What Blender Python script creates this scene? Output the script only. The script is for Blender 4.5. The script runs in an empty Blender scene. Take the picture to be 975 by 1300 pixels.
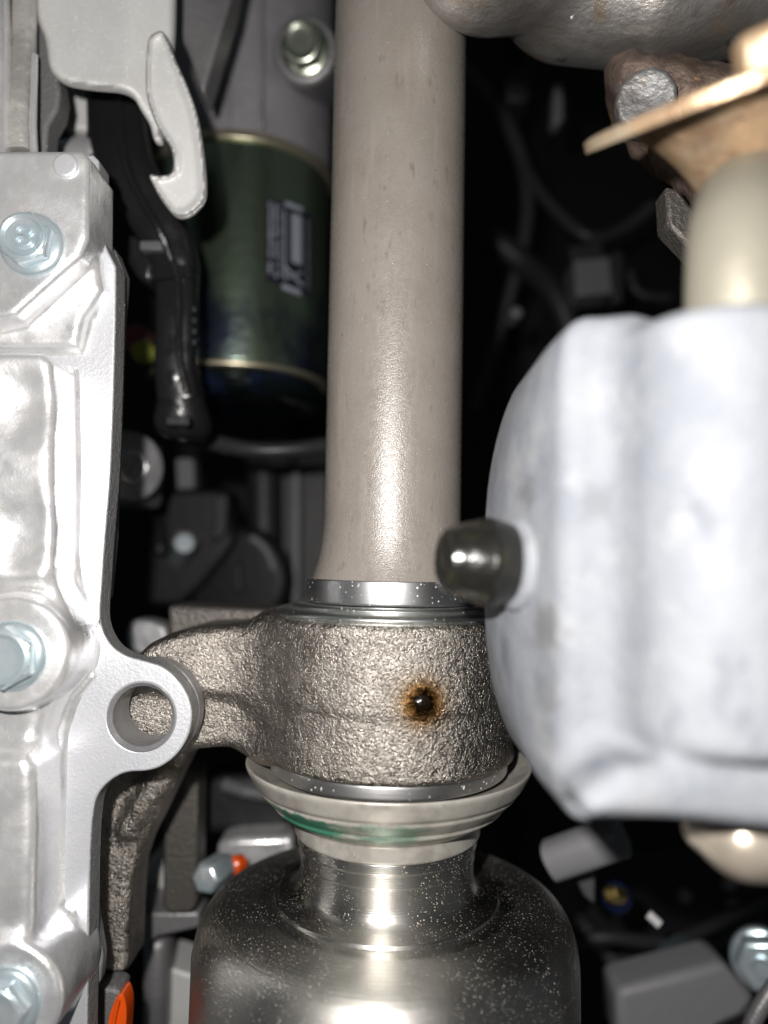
import bpy, bmesh, math, random
import numpy as np
from mathutils import Vector, Matrix
from mathutils.geometry import delaunay_2d_cdt

random.seed(7)
R = math.radians
scene = bpy.context.scene
COL = scene.collection

# ------------------------------------------------------------------ camera
F_PX, CXP, CYP = 939.0, 487.5, 650.0          # 26 mm equivalent phone lens, photograph 975 x 1300
PITCH, ROLL = R(3.6), R(1.0)
_f = Vector((0, math.cos(PITCH), math.sin(PITCH)))
_u = Vector((0, -math.sin(PITCH), math.cos(PITCH)))
_r = Vector((1, 0, 0))
CR = _r * math.cos(ROLL) + _u * math.sin(ROLL)
CU = _u * math.cos(ROLL) - _r * math.sin(ROLL)
cam_d = bpy.data.cameras.new('camera')
cam = bpy.data.objects.new('camera', cam_d)
COL.objects.link(cam)
cam.matrix_world = Matrix(((CR.x, CU.x, -_f.x, 0), (CR.y, CU.y, -_f.y, 0), (CR.z, CU.z, -_f.z, 0), (0, 0, 0, 1)))
cam_d.sensor_fit = 'VERTICAL'
cam_d.sensor_height = 36.0
cam_d.lens = 36.0 * F_PX / 1300.0
cam_d.clip_start = 0.005
cam_d.clip_end = 20
cam_d.dof.use_dof = True
cam_d.dof.focus_distance = 0.183
cam_d.dof.aperture_fstop = 4.8
scene.camera = cam

# ------------------------------------------------------------------ light: dim garage air + the phone's flash beside the lens
world = bpy.data.worlds.new('World')
scene.world = world
world.use_nodes = True
bg = world.node_tree.nodes['Background']
bg.inputs[0].default_value = (0.86, 0.93, 1.0, 1)
bg.inputs[1].default_value = 0.035
fl = bpy.data.lights.new('flash_lamp', 'POINT')
fl.energy = 2.6
fl.shadow_soft_size = 0.0035
fl.color = (1.0, 0.965, 0.93)
flo = bpy.data.objects.new('flash_lamp', fl)
flo.location = (-0.022, -0.004, 0.024)
COL.objects.link(flo)

scene.view_settings.view_transform = 'Standard'
scene.view_settings.look = 'None'
scene.view_settings.exposure = 0.0
scene.view_settings.gamma = 1.0
scene.view_settings.use_curve_mapping = False
scene.cycles.use_denoising = True
scene.cycles.max_bounces = 8
scene.cycles.caustics_reflective = False
scene.cycles.caustics_refractive = False
scene.cycles.sample_clamp_indirect = 4.0


def P(px, py, Y):
    d = _f + CR * ((px - CXP) / F_PX) - CU * ((py - CYP) / F_PX)
    return d * (Y / d.y)


def S(n, Y):
    return n * Y / F_PX


# ------------------------------------------------------------------ materials
class NT:
    def __init__(self, name):
        self.m = bpy.data.materials.new(name)
        self.m.use_nodes = True
        self.t = self.m.node_tree
        self.b = self.t.nodes['Principled BSDF']
        self.pos = self.t.nodes.new('ShaderNodeNewGeometry').outputs['Position']

    def n(self, kind, **kw):
        nd = self.t.nodes.new(kind)
        for k, v in kw.items():
            setattr(nd, k, v)
        return nd

    def link(self, a, b):
        self.t.links.new(a, b)

    def noise(self, scale, detail=3, rough=.55, stretch=None):
        nd = self.n('ShaderNodeTexNoise')
        nd.inputs['Scale'].default_value = scale
        nd.inputs['Detail'].default_value = detail
        nd.inputs['Roughness'].default_value = rough
        if stretch:
            mp = self.n('ShaderNodeMapping')
            mp.inputs['Scale'].default_value = stretch
            self.link(self.pos, mp.inputs[0])
            self.link(mp.outputs[0], nd.inputs[0])
        else:
            self.link(self.pos, nd.inputs[0])
        return nd.outputs[0]

    def ramp(self, src, lo, hi, a=0.0, b=1.0):
        nd = self.n('ShaderNodeMapRange')
        nd.interpolation_type = 'SMOOTHSTEP'
        self.link(src, nd.inputs[0])
        for i, v in enumerate((lo, hi, a, b)):
            nd.inputs[i + 1].default_value = v
        return nd.outputs[0]

    def mix(self, fac, a, b):
        nd = self.n('ShaderNodeMix', data_type='RGBA')
        if isinstance(fac, (int, float)):
            nd.inputs[0].default_value = fac
        else:
            self.link(fac, nd.inputs[0])
        for s, v in ((nd.inputs[6], a), (nd.inputs[7], b)):
            if isinstance(v, tuple):
                s.default_value = (*v, 1)
            else:
                self.link(v, s)
        return nd.outputs[2]

    def math(self, op, a, b=None, clamp=False):
        nd = self.n('ShaderNodeMath', operation=op)
        nd.use_clamp = clamp
        for i, v in enumerate((a, b)):
            if v is None:
                continue
            if isinstance(v, (int, float)):
                nd.inputs[i].default_value = v
            else:
                self.link(v, nd.inputs[i])
        return nd.outputs[0]

    def dist(self, p):
        nd = self.n('ShaderNodeVectorMath', operation='DISTANCE')
        self.link(self.pos, nd.inputs[0])
        nd.inputs[1].default_value = p
        return nd.outputs['Value']

    def sep(self):
        nd = self.n('ShaderNodeSeparateXYZ')
        self.link(self.pos, nd.inputs[0])
        return nd.outputs

    def dots(self, scale, keep, size):
        # crisp specks: one per Voronoi cell, a random share of the cells kept, sizes uneven
        v = self.n('ShaderNodeTexVoronoi')
        v.inputs['Scale'].default_value = scale
        self.link(self.pos, v.inputs['Vector'])
        sp = self.n('ShaderNodeSeparateColor')
        self.link(v.outputs['Color'], sp.inputs[0])
        on = self.math('LESS_THAN', sp.outputs[0], keep)
        rad = self.math('MULTIPLY', self.math('ADD', self.math('POWER', sp.outputs[1], 2.0), .25), size)
        k = self.math('MULTIPLY', self.math('SUBTRACT', rad, v.outputs['Distance']), 14.0, True)
        patch = self.ramp(self.noise(110, 3), .34, .60, .12, 1.0)     # dust lies in drifts
        return self.math('MULTIPLY', self.math('MULTIPLY', on, k), patch)

    def bump(self, h, dist, strength=1.0, prev=None):
        nd = self.n('ShaderNodeBump')
        nd.inputs['Strength'].default_value = strength
        nd.inputs['Distance'].default_value = dist
        self.link(h, nd.inputs['Height'])
        if prev is not None:
            self.link(prev, nd.inputs['Normal'])
        return nd.outputs[0]


def mat(name, base, metal=0.0, rough=0.5, var=None, bumps=(), specks=(), rvar=None, coat=0.0, aniso=0.0, spec=0.5, ext=None):
    """var=[(colour, scale, lo, hi)], bumps=[(scale, distance, stretch)], specks=[(colour, scale, lo, hi)]"""
    t = NT(name)
    col = t.mix(0.0, base, base)
    for v in (var or []):
        c2, sc, lo, hi = v[:4]
        st = v[4] if len(v) > 4 else None
        col = t.mix(t.ramp(t.noise(sc, 4, .6, st), lo, hi), col, c2)
    b = t.b
    b.inputs['Metallic'].default_value = metal
    b.inputs['Roughness'].default_value = rough
    b.inputs['Specular IOR Level'].default_value = spec
    b.inputs['Coat Weight'].default_value = coat
    b.inputs['Coat Roughness'].default_value = 0.08
    rs = None
    if rvar:
        rs = t.ramp(t.noise(rvar[0], 4), .35, .65, rvar[1], rvar[2])
    ms = None
    for (c2, sc, lo, hi) in specks:
        k = t.ramp(t.noise(sc, 2, .5), lo, hi) if lo > hi * .8 and hi < 1 and lo > .5 else t.dots(sc, lo, hi)
        col = t.mix(k, col, c2)
        if metal > 0:
            inv = t.math('SUBTRACT', 1.0, k)
            ms = t.math('MULTIPLY', inv, ms if ms is not None else metal)
            rs = t.math('MAXIMUM', rs if rs is not None else rough, t.math('MULTIPLY', k, .6))
    nrm = None
    for bp in bumps:
        nrm = t.bump(t.noise(bp[0], 3, .55, bp[2] if len(bp) > 2 else None), bp[1], 1.0, nrm)
    if ext:
        r = ext(t, col, rs, ms, nrm)
        col, rs, ms, nrm = r
    t.link(col, b.inputs['Base Color'])
    if rs is not None:
        t.link(rs, b.inputs['Roughness'])
    if ms is not None:
        t.link(ms, b.inputs['Metallic'])
    if nrm is not None:
        t.link(nrm, b.inputs['Normal'])
    if aniso:
        b.inputs['Anisotropic'].default_value = aniso
        tg = t.n('ShaderNodeTangent', direction_type='RADIAL', axis='Z')
        t.link(tg.outputs[0], b.inputs['Tangent'])
        b.inputs['Anisotropic Rotation'].default_value = .25
    return t.m


# ------------------------------------------------------------------ mesh helpers
ORIG = {}


def tag(o, label=None, cat=None, group=None, kind=None):
    for k, v in (('label', label), ('category', cat), ('group', group), ('kind', kind)):
        if v:
            o[k] = v
    return o


def thing(name, loc, label, cat, group=None):
    o = bpy.data.objects.new(name, None)
    o.empty_display_size = .01
    o.location = loc
    COL.objects.link(o)
    ORIG[o] = Vector(loc)
    return tag(o, label, cat, group)


def obj(name, geo, material, parent=None, sharp=35, bevel=None, label=None, cat=None, group=None, kind=None):
    verts, faces = geo
    V = np.array([tuple(v) for v in verts], dtype=float)
    if parent is not None:
        o0 = ORIG[parent]
    else:
        o0 = Vector(((V[:, 0].min() + V[:, 0].max()) / 2, (V[:, 1].min() + V[:, 1].max()) / 2, V[:, 2].min()))
    V -= np.array(o0)
    me = bpy.data.meshes.new(name)
    me.from_pydata(V.tolist(), [], [tuple(int(i) for i in f) for f in faces])
    bm = bmesh.new()
    bm.from_mesh(me)
    bmesh.ops.recalc_face_normals(bm, faces=bm.faces)
    bm.to_mesh(me)
    bm.free()
    if sharp:
        me.shade_smooth()
        me.set_sharp_from_angle(angle=R(sharp))
    me.materials.append(material)
    o = bpy.data.objects.new(name, me)
    COL.objects.link(o)
    ORIG[o] = o0
    if parent is not None:
        o.parent = parent
    else:
        o.location = o0
    if bevel:
        md = o.modifiers.new('bevel', 'BEVEL')
        md.width = bevel[0]
        md.segments = bevel[1]
        md.limit_method = 'ANGLE'
        md.angle_limit = R(32)
        md.harden_normals = False
    return tag(o, label, cat, group, kind)


def join(*geos):
    V, Fc = [], []
    for v, f in geos:
        n = len(V)
        V += [tuple(p) for p in v]
        Fc += [tuple(i + n for i in q) for q in f]
    return V, Fc


def fillet(pts, d, n=4, closed=False):
    out = []
    N = len(pts)
    for i, p in enumerate(pts):
        if not closed and i in (0, N - 1):
            out.append(tuple(p))
            continue
        p = np.array(p, float)
        a = np.array(pts[i - 1], float)
        b = np.array(pts[(i + 1) % N], float)
        la, lb = np.linalg.norm(a - p), np.linalg.norm(b - p)
        if la < 1e-9 or lb < 1e-9:
            out.append(tuple(p))
            continue
        da, db = min(d, la * .45), min(d, lb * .45)
        q0, q1 = p + (a - p) / la * da, p + (b - p) / lb * db
        for k in range(n + 1):
            t = k / n
            out.append(tuple((1 - t) ** 2 * q0 + 2 * t * (1 - t) * p + t * t * q1))
    return out


def curve(pts, n=6, closed=False):
    """Catmull-Rom through points of any dimension"""
    A = [np.array(p, float) for p in pts]
    N = len(A)
    out = []
    rng = range(N) if closed else range(N - 1)
    for i in rng:
        p1, p2 = A[i], A[(i + 1) % N]
        p0 = A[i - 1] if (closed or i > 0) else p1
        p3 = A[(i + 2) % N] if (closed or i + 2 < N) else p2
        for k in range(n):
            t = k / n
            out.append(.5 * ((2 * p1) + (-p0 + p2) * t + (2 * p0 - 5 * p1 + 4 * p2 - p3) * t * t + (-p0 + 3 * p1 - 3 * p2 + p3) * t ** 3))
    if not closed:
        out.append(A[-1])
    return out


def frame(axis):
    a = Vector(axis).normalized()
    h = Vector((0, 0, 1)) if abs(a.z) < .9 else Vector((1, 0, 0))
    e1 = h.cross(a).normalized()
    e2 = a.cross(e1)
    return e1, e2, a


def lathe(prof, o, axis=(0, 0, 1), N=96, cap=True, phase=0.0):
    e1, e2, a = frame(axis)
    o = Vector(o)
    V, Fc = [], []
    for (r, h) in prof:
        for k in range(N):
            t = 2 * math.pi * k / N + phase
            V.append(o + a * h + e1 * (r * math.cos(t)) + e2 * (r * math.sin(t)))
    m = len(prof)
    for i in range(m - 1):
        for k in range(N):
            k2 = (k + 1) % N
            Fc.append((i * N + k, i * N + k2, (i + 1) * N + k2, (i + 1) * N + k))
    if cap:
        Fc.append(tuple(range(N))[::-1])
        Fc.append(tuple((m - 1) * N + k for k in range(N)))
    return V, Fc


def ringlathe(prof, o, axis=(0, 0, 1), N=64):
    """closed profile, no caps"""
    V, Fc = lathe(list(prof), o, axis, N, cap=False)
    m = len(prof)
    for k in range(N):
        k2 = (k + 1) % N
        Fc.append(((m - 1) * N + k, (m - 1) * N + k2, k2, k))
    return V, Fc


def sweep(path, rads, n=16, sx=1.0, sy=1.0, power=2.0, up=(0, 1, 0), cap=True):
    path = [Vector(p) for p in path]
    if isinstance(rads, (int, float)):
        rads = [rads] * len(path)
    V, Fc = [], []
    up = Vector(up)
    for i, p in enumerate(path):
        t = (path[min(i + 1, len(path) - 1)] - path[max(i - 1, 0)]).normalized()
        e1 = t.cross(up).normalized()
        e2 = e1.cross(t).normalized()
        for k in range(n):
            a = 2 * math.pi * k / n
            c, s = math.cos(a), math.sin(a)
            c = math.copysign(abs(c) ** (2 / power), c)
            s = math.copysign(abs(s) ** (2 / power), s)
            V.append(p + e1 * (rads[i] * sx * c) + e2 * (rads[i] * sy * s))
    for i in range(len(path) - 1):
        for k in range(n):
            k2 = (k + 1) % n
            Fc.append((i * n + k, i * n + k2, (i + 1) * n + k2, (i + 1) * n + k))
    if cap:
        Fc.append(tuple(range(n))[::-1])
        Fc.append(tuple((len(path) - 1) * n + k for k in range(n)))
    return V, Fc


def prism(outline, Y, t):
    """outline in photo pixels, read on the plane y = Y; straight walls back to y = Y + t"""
    A = [P(x, y, Y) for x, y in outline]
    n = len(A)
    V = A + [Vector((p.x, p.y + t, p.z)) for p in A]
    Fc = [tuple(range(n)), tuple(range(n, 2 * n))[::-1]]
    Fc += [(i, (i + 1) % n, n + (i + 1) % n, n + i) for i in range(n)]
    return V, Fc


def boxpx(x0, y0, x1, y1, Y, t):
    return prism([(x0, y0), (x1, y0), (x1, y1), (x0, y1)], Y, t)


def prism_hole(outline, hole, Y, t):
    """as prism, with a hole cut through"""
    bm = bmesh.new()
    loops = []
    for lp in (outline, hole):
        vs = [bm.verts.new((p.x, p.y, p.z)) for p in lp]
        es = [bm.edges.new((vs[i], vs[(i + 1) % len(vs)])) for i in range(len(vs))]
        loops.append((vs, es))
    bmesh.ops.triangle_fill(bm, edges=loops[0][1] + loops[1][1], use_beauty=True)
    bm.verts.ensure_lookup_table()
    bm.verts.index_update()
    V = [Vector(v.co) for v in bm.verts]
    n = len(V)
    Fc = [tuple(v.index for v in f.verts) for f in bm.faces]
    Fb = [tuple(i + n for i in f)[::-1] for f in Fc]
    side = []
    for vs, es in loops:
        ids = [v.index for v in vs]
        side += [(ids[i], ids[(i + 1) % len(ids)], ids[(i + 1) % len(ids)] + n, ids[i] + n) for i in range(len(ids))]
    bm.free()
    return V + [Vector((v.x, v.y + t, v.z)) for v in V], Fc + Fb + side


def edge_dist(q, ol):
    d = np.full(len(q), 1e9)
    for i in range(len(ol)):
        a, b = ol[i - 1], ol[i]
        e = b - a
        t = np.clip(((q - a) @ e) / max(e @ e, 1e-9), 0, 1)
        d = np.minimum(d, np.linalg.norm(q - a - t[:, None] * e, axis=1))
    return d


def sheet(outline, Y, depth, t, step=4.0):
    """pressed sheet metal: outline in photo pixels near y = Y, depth(px, py, edge) shapes it, real thickness t"""
    ol = np.array([tuple(p) for p in outline], float)
    n = len(ol)
    gx, gy = np.meshgrid(np.arange(ol[:, 0].min(), ol[:, 0].max(), step), np.arange(ol[:, 1].min(), ol[:, 1].max(), step))
    g = np.stack([gx.ravel(), gy.ravel()], 1)
    ins = sd_poly(g[:, 0], g[:, 1], ol) < -step * .6
    pts = np.concatenate([ol, g[ins]])
    r = delaunay_2d_cdt([Vector(p) for p in pts.tolist()], [(i, (i + 1) % n) for i in range(n)], [], 1, 1e-5)
    q = np.array([tuple(v) for v in r[0]])
    e = edge_dist(q, ol)
    Fv = [P(x, y, Y + depth(x, y, d)) for (x, y), d in zip(q, e)]
    m = len(Fv)
    V = Fv + [Vector((p.x, p.y + t, p.z)) for p in Fv]
    Fc = [tuple(f) for f in r[2]]
    cnt = {}
    for f in Fc:
        for i in range(3):
            k = tuple(sorted((f[i], f[(i + 1) % 3])))
            cnt[k] = cnt.get(k, 0) + 1
    side = [(a, b, b + m, a + m) for (a, b), c in cnt.items() if c == 1]
    return V, Fc + [tuple(i + m for i in f)[::-1] for f in Fc] + side


# ------------------------------------------------------------------ signed distance solids for castings
def poly2(outline, Y):
    return np.array([(P(x, y, Y).x, P(x, y, Y).z) for x, y in outline])


def sd_poly(x, z, poly):
    d = np.full(x.shape, 1e9)
    s = np.ones(x.shape)
    n = len(poly)
    for i in range(n):
        ax, az = poly[i]
        bx, bz = poly[i - 1]
        ex, ez = bx - ax, bz - az
        wx, wz = x - ax, z - az
        t = np.clip((wx * ex + wz * ez) / (ex * ex + ez * ez), 0, 1)
        d = np.minimum(d, (wx - ex * t) ** 2 + (wz - ez * t) ** 2)
        c1, c2, c3 = z >= az, z < bz, ex * wz > ez * wx
        s = np.where((c1 & c2 & c3) | (~c1 & ~c2 & ~c3), -s, s)
    return s * np.sqrt(d)


def extr(d2, y, y0, y1, r):
    w = np.abs(y - (y0 + y1) / 2) - (y1 - y0) / 2 + r
    d2 = d2 + r
    return np.minimum(np.maximum(d2, w), 0) + np.hypot(np.maximum(d2, 0), np.maximum(w, 0)) - r


def capsule(x, y, z, a, b, ra, rb=None):
    rb = ra if rb is None else rb
    a, b = np.array(a), np.array(b)
    e = b - a
    t = np.clip(((x - a[0]) * e[0] + (y - a[1]) * e[1] + (z - a[2]) * e[2]) / (e @ e), 0, 1)
    return np.sqrt((x - a[0] - e[0] * t) ** 2 + (y - a[1] - e[1] * t) ** 2 + (z - a[2] - e[2] * t) ** 2) - (ra + (rb - ra) * t)


def smin(a, b, k):
    h = np.clip(.5 + .5 * (b - a) / k, 0, 1)
    return b * (1 - h) + a * h - k * h * (1 - h)


def smax(a, b, k):
    return -smin(-a, -b, k)


def solid(f, lo, hi, h):
    """surface nets of f = 0 inside a box, vertices pulled onto the surface"""
    n = [int(math.ceil((hi[i] - lo[i]) / h)) + 1 for i in range(3)]
    ax = [lo[i] + h * np.arange(n[i]) for i in range(3)]
    X, Y, Z = np.meshgrid(*ax, indexing='ij')
    v = f(X, Y, Z)
    for a in range(3):                       # close the solid at the box
        sl = [slice(None)] * 3
        for e in (0, -1):
            sl[a] = e
            v[tuple(sl)] = np.maximum(v[tuple(sl)], h * .5)
    ins = v < 0
    c = [n[i] - 1 for i in range(3)]
    cnt = np.zeros(c, int)
    for dx in (0, 1):
        for dy in (0, 1):
            for dz in (0, 1):
                cnt += ins[dx:dx + c[0], dy:dy + c[1], dz:dz + c[2]]
    act = (cnt > 0) & (cnt < 8)
    idx = np.full(c, -1, int)
    I, J, K = np.nonzero(act)
    idx[I, J, K] = np.arange(len(I))
    acc = np.zeros((len(I), 3))
    num = np.zeros(len(I))
    corners = [(a, b, d) for a in (0, 1) for b in (0, 1) for d in (0, 1)]
    for p in corners:
        for axn in range(3):
            if p[axn]:
                continue
            q = list(p)
            q[axn] = 1
            va = v[I + p[0], J + p[1], K + p[2]]
            vb = v[I + q[0], J + q[1], K + q[2]]
            m = (va < 0) != (vb < 0)
            t = np.where(m, va / np.where(m, va - vb, 1), 0)
            pt = np.stack([p[0] + (q[0] - p[0]) * t, p[1] + (q[1] - p[1]) * t, p[2] + (q[2] - p[2]) * t], 1)
            acc += pt * m[:, None]
            num += m
    V = (acc / num[:, None] + np.stack([I, J, K], 1)) * h + np.array(lo)
    for _ in range(2):
        e = h * .05
        f0 = f(V[:, 0], V[:, 1], V[:, 2])
        g = np.stack([f(V[:, 0] + e, V[:, 1], V[:, 2]) - f0, f(V[:, 0], V[:, 1] + e, V[:, 2]) - f0, f(V[:, 0], V[:, 1], V[:, 2] + e) - f0], 1) / e
        g2 = np.maximum((g * g).sum(1), .25)
        st = np.clip(f0 / g2, -h * .4, h * .4)
        edge = (V <= np.array(lo) + h).any(1) | (V >= np.array(lo) + h * (np.array(n) - 2)).any(1)
        V = V - np.where(edge, 0, st)[:, None] * g
    Fc = []
    for a in range(3):
        b, d = (a + 1) % 3, (a + 2) % 3
        sa = [slice(None)] * 3
        sb = [slice(None)] * 3
        sa[a] = slice(0, n[a] - 1)
        sb[a] = slice(1, n[a])
        ch = ins[tuple(sa)] != ins[tuple(sb)]
        E = np.stack(np.nonzero(ch), 1)
        E = E[(E[:, b] > 0) & (E[:, d] > 0) & (E[:, b] < n[b] - 1) & (E[:, d] < n[d] - 1)]
        q = []
        for ob, od in ((0, 0), (-1, 0), (-1, -1), (0, -1)):
            G = E.copy()
            G[:, b] += ob
            G[:, d] += od
            q.append(idx[G[:, 0], G[:, 1], G[:, 2]])
        q = np.stack(q, 1)
        flip = ins[E[:, 0], E[:, 1], E[:, 2]]
        q = np.where(flip[:, None], q, q[:, ::-1])
        Fc.append(q)
    return V, np.concatenate(Fc)

# ------------------------------------------------------------------ drive line axis
AY = 0.206
AX = P(497.6, 709, AY).x


def zc(py, r):
    return P(490, py, AY - r).z


HOLE = P(537, 893, AY - .0325)       # oil weep hole in the bearing housing

# ------------------------------------------------------------------ material library
M = {}
M['shaft'] = mat('satin_taupe_paint', (.262, .237, .213), .0, .34, var=[((.225, .198, .172), 60, .3, .8), ((.29, .26, .232), 240, .52, .74, (1, 1, .12)), ((.19, .167, .146), 420, .60, .74, (1, 1, .35))],
                 bumps=[(2600, .00010), (700, .00005)],
                 specks=[((.05, .04, .035), 1300, .10, .16), ((.56, .52, .48), 1500, .20, .20), ((.07, .06, .05), 500, .05, .16), ((.34, .31, .28), 2600, .25, .34)], rvar=(700, .22, .38), spec=.8)
M['steel'] = mat('bright_turned_steel', (.80, .80, .81), 1.0, .36, aniso=.3, bumps=[(60, .00003, (1, 1, 60))],
                 specks=[((.75, .75, .75), 1300, .35, .34)])
M['seal'] = mat('zinc_seal_plate', (.60, .63, .61), 1.0, .36, aniso=.2, specks=[((.7, .7, .7), 1300, .30, .30)])


def iron_ext(t, col, rs, ms, nrm):
    d = t.dist(HOLE)
    wob = t.math('MULTIPLY', t.math('SUBTRACT', t.noise(900, 3), .5), .0024)
    dd = t.math('ADD', d, wob)
    outer = t.ramp(dd, .0030, .0068, 1, 0)
    inner = t.ramp(dd, .0022, .0046, 1, 0)
    wide = t.ramp(dd, .0040, .0105, .55, 0)
    col = t.mix(wide, col, (.30, .20, .10))
    col = t.mix(t.math('MULTIPLY', outer, .9), col, (.26, .115, .014))
    col = t.mix(inner, col, (.012, .007, .003))
    rust = t.ramp(t.noise(220, 4), .64, .72)
    z = t.sep()[2]
    up = t.ramp(z, zc(900, .033), zc(815, .033), 0, 1)
    col = t.mix(t.math('MULTIPLY', t.math('MULTIPLY', rust, up), .6), col, (.30, .15, .05))
    vec = t.n('ShaderNodeVectorMath', operation='ADD')
    nz = t.n('ShaderNodeTexNoise')
    nz.inputs['Scale'].default_value = 700
    t.link(t.pos, nz.inputs[0])
    sc = t.n('ShaderNodeVectorMath', operation='SCALE')
    sc.inputs['Scale'].default_value = .0011
    t.link(nz.outputs[1], sc.inputs[0])
    t.link(t.pos, vec.inputs[0])
    t.link(sc.outputs[0], vec.inputs[1])
    for (s, dist, k) in ((1600, .00019, .6), (3300, .00013, .5)):
        vo = t.n('ShaderNodeTexVoronoi', feature='SMOOTH_F1')
        vo.inputs['Scale'].default_value = s
        vo.inputs['Smoothness'].default_value = k
        t.link(vec.outputs[0], vo.inputs['Vector'])
        nrm = t.bump(t.math('SUBTRACT', 1.0, vo.outputs['Distance']), dist, 1.0, nrm)
    base_r = t.ramp(t.noise(600, 3), .3, .7, .27, .42)
    rs = t.math('MULTIPLY', base_r, t.math('SUBTRACT', 1.0, t.math('MULTIPLY', outer, .55)))
    return col, rs, ms, nrm


M['iron'] = mat('sand_cast_iron', (.48, .44, .395), 1.0, .4, var=[((.34, .31, .275), 160, .35, .7)],
                bumps=[(3400, .00022), (600, .00035), (120, .0009)], ext=iron_ext)
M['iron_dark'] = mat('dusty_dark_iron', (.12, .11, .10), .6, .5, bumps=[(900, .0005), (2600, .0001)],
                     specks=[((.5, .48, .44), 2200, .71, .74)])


def shield_ext(t, col, rs, ms, nrm):
    x, y, z = t.sep()
    # a brushed streak of green paint round the left front of the lower lip
    ang = t.n('ShaderNodeMath', operation='ARCTAN2')
    t.link(t.math('SUBTRACT', x, AX), ang.inputs[0])
    t.link(t.math('SUBTRACT', AY, y), ang.inputs[1])
    a = t.math('ADD', ang.outputs[0], t.math('MULTIPLY', t.math('SUBTRACT', t.noise(300, 3, .6, (1, 1, 4)), .5), .5))
    w1 = t.math('MULTIPLY', t.ramp(a, -1.05, -.95), t.ramp(a, -.48, -.22, 1, 0))
    w2 = t.math('MULTIPLY', t.math('MULTIPLY', t.ramp(a, -.25, -.15), t.ramp(a, .15, .35, 1, 0)), .55)
    zz = t.math('ADD', z, t.math('MULTIPLY', t.math('SUBTRACT', t.noise(400, 3), .5), .004))
    band = t.math('MULTIPLY', t.ramp(zz, SHZ[0], SHZ[0] + .0008), t.ramp(zz, SHZ[1] - .0006, SHZ[1] + .0006, 1, 0))
    k = t.math('MULTIPLY', t.math('MAXIMUM', w1, w2), band, True)
    col = t.mix(t.math('MULTIPLY', k, .9), col, (.015, .25, .14))
    return col, rs, ms, nrm


SHZ = (zc(1073, .0262) - .0004, zc(1050, .034))
M['shield'] = mat('beige_coated_steel', (.62, .59, .53), .4, .36, var=[((.42, .39, .35), 130, .4, .7)], bumps=[(3000, .00003)],
                  specks=[((.12, .09, .05), 700, .74, .77), ((.75, .72, .65), 2000, .71, .75)], ext=shield_ext)


def cup_ext(t, col, rs, ms, nrm):
    z = t.sep()[2]
    x, y, _ = t.sep()
    # turning marks: fine rings in the radial distance
    rr = t.math('SQRT', t.math('ADD', t.math('POWER', t.math('SUBTRACT', x, AX), 2.0), t.math('POWER', t.math('SUBTRACT', y, AY), 2.0)))
    w = t.math('SINE', t.math('MULTIPLY', t.math('ADD', rr, z), 2 * math.pi / .00042))
    nrm = t.bump(w, .0000075, 1.0, nrm)
    w2 = t.math('SINE', t.math('MULTIPLY', rr, 2 * math.pi / .0013))
    coarse = t.ramp(rr, .0325, .0345, 0, 1)
    nrm = t.bump(t.math('MULTIPLY', w2, coarse), .000012, 1.0, nrm)
    rs = t.math('ADD', rs, t.math('MULTIPLY', coarse, .12))
    return col, rs, ms, nrm


M['cup'] = mat('turned_dark_steel', (.68, .66, .62), 1.0, .2, aniso=.6, ext=cup_ext,
               specks=[((.66, .61, .53), 1450, .44, .24), ((.62, .58, .5), 2300, .5, .32), ((.75, .70, .60), 800, .12, .14)], rvar=(60, .28, .36))
M['alu'] = mat('bright_cast_aluminium', (.94, .94, .945), .70, .34, var=[((.76, .77, .80), 38, .45, .72), ((.95, .94, .92), 160, .5, .7)],
               bumps=[(34, .0012), (500, .00010), (2200, .00005)], rvar=(130, .26, .42))
M['alu_face'] = mat('milled_aluminium', (.80, .81, .845), .6, .40, var=[((.74, .76, .81), 60, .45, .75), ((.78, .80, .84), 240, .5, .8)],
                    bumps=[(1500, .00008), (120, .0001, (1, 1, .1))], specks=[((.45, .45, .47), 1500, .74, .77)])
M['alu_dull'] = mat('dull_cast_aluminium', (.40, .40, .41), .6, .5, var=[((.28, .28, .29), 60, .4, .7)], bumps=[(300, .0004), (1500, .0001)])
M['gasket'] = mat('rough_saw_cut_edge', (.18, .18, .18), .4, .6, bumps=[(1500, .0003)], specks=[((.55, .55, .55), 2000, .66, .71)])
M['cast_edge_shade'] = mat('as_cast_edge_shaded', (.33, .33, .33), .5, .5, bumps=[(1500, .0004), (500, .0004)], specks=[((.7, .7, .7), 1500, .3, .3), ((.1, .1, .1), 1200, .3, .3)])  # rough as-cast wall; dimness of grazing light is put into its dark grey
M['zinc'] = mat('blue_zinc_plating', (.70, .84, .90), .7, .26, var=[((.84, .90, .94), 120, .4, .7)], bumps=[(300, .0001)])
M['zinc_green'] = mat('greenish_zinc_plating', (.52, .56, .46), .95, .28, var=[((.40, .43, .36), 120, .4, .7)])
M['greypaint'] = mat('light_grey_primer', (.64, .64, .63), .15, .48, var=[((.57, .57, .56), 40, .4, .7)], bumps=[(1800, .0001)],
                     specks=[((.2, .2, .2), 800, .77, .79), ((.74, .74, .73), 1500, .62, .72)])
M['black'] = mat('black_plastic', (.012, .012, .013), 0, .22, bumps=[(160, .0003), (1800, .00003)], rvar=(120, .16, .34), spec=.5)
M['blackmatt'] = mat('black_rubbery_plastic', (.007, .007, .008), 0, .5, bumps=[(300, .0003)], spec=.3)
M['darkgrey'] = mat('dark_grey_plastic', (.016, .016, .018), 0, .5, bumps=[(300, .0003)], spec=.35)
M['hose'] = mat('worn_black_hose', (.03, .03, .032), 0, .32)
M['midgrey'] = mat('mid_grey_plastic', (.10, .10, .105), 0, .5, bumps=[(200, .0003)])
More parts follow.
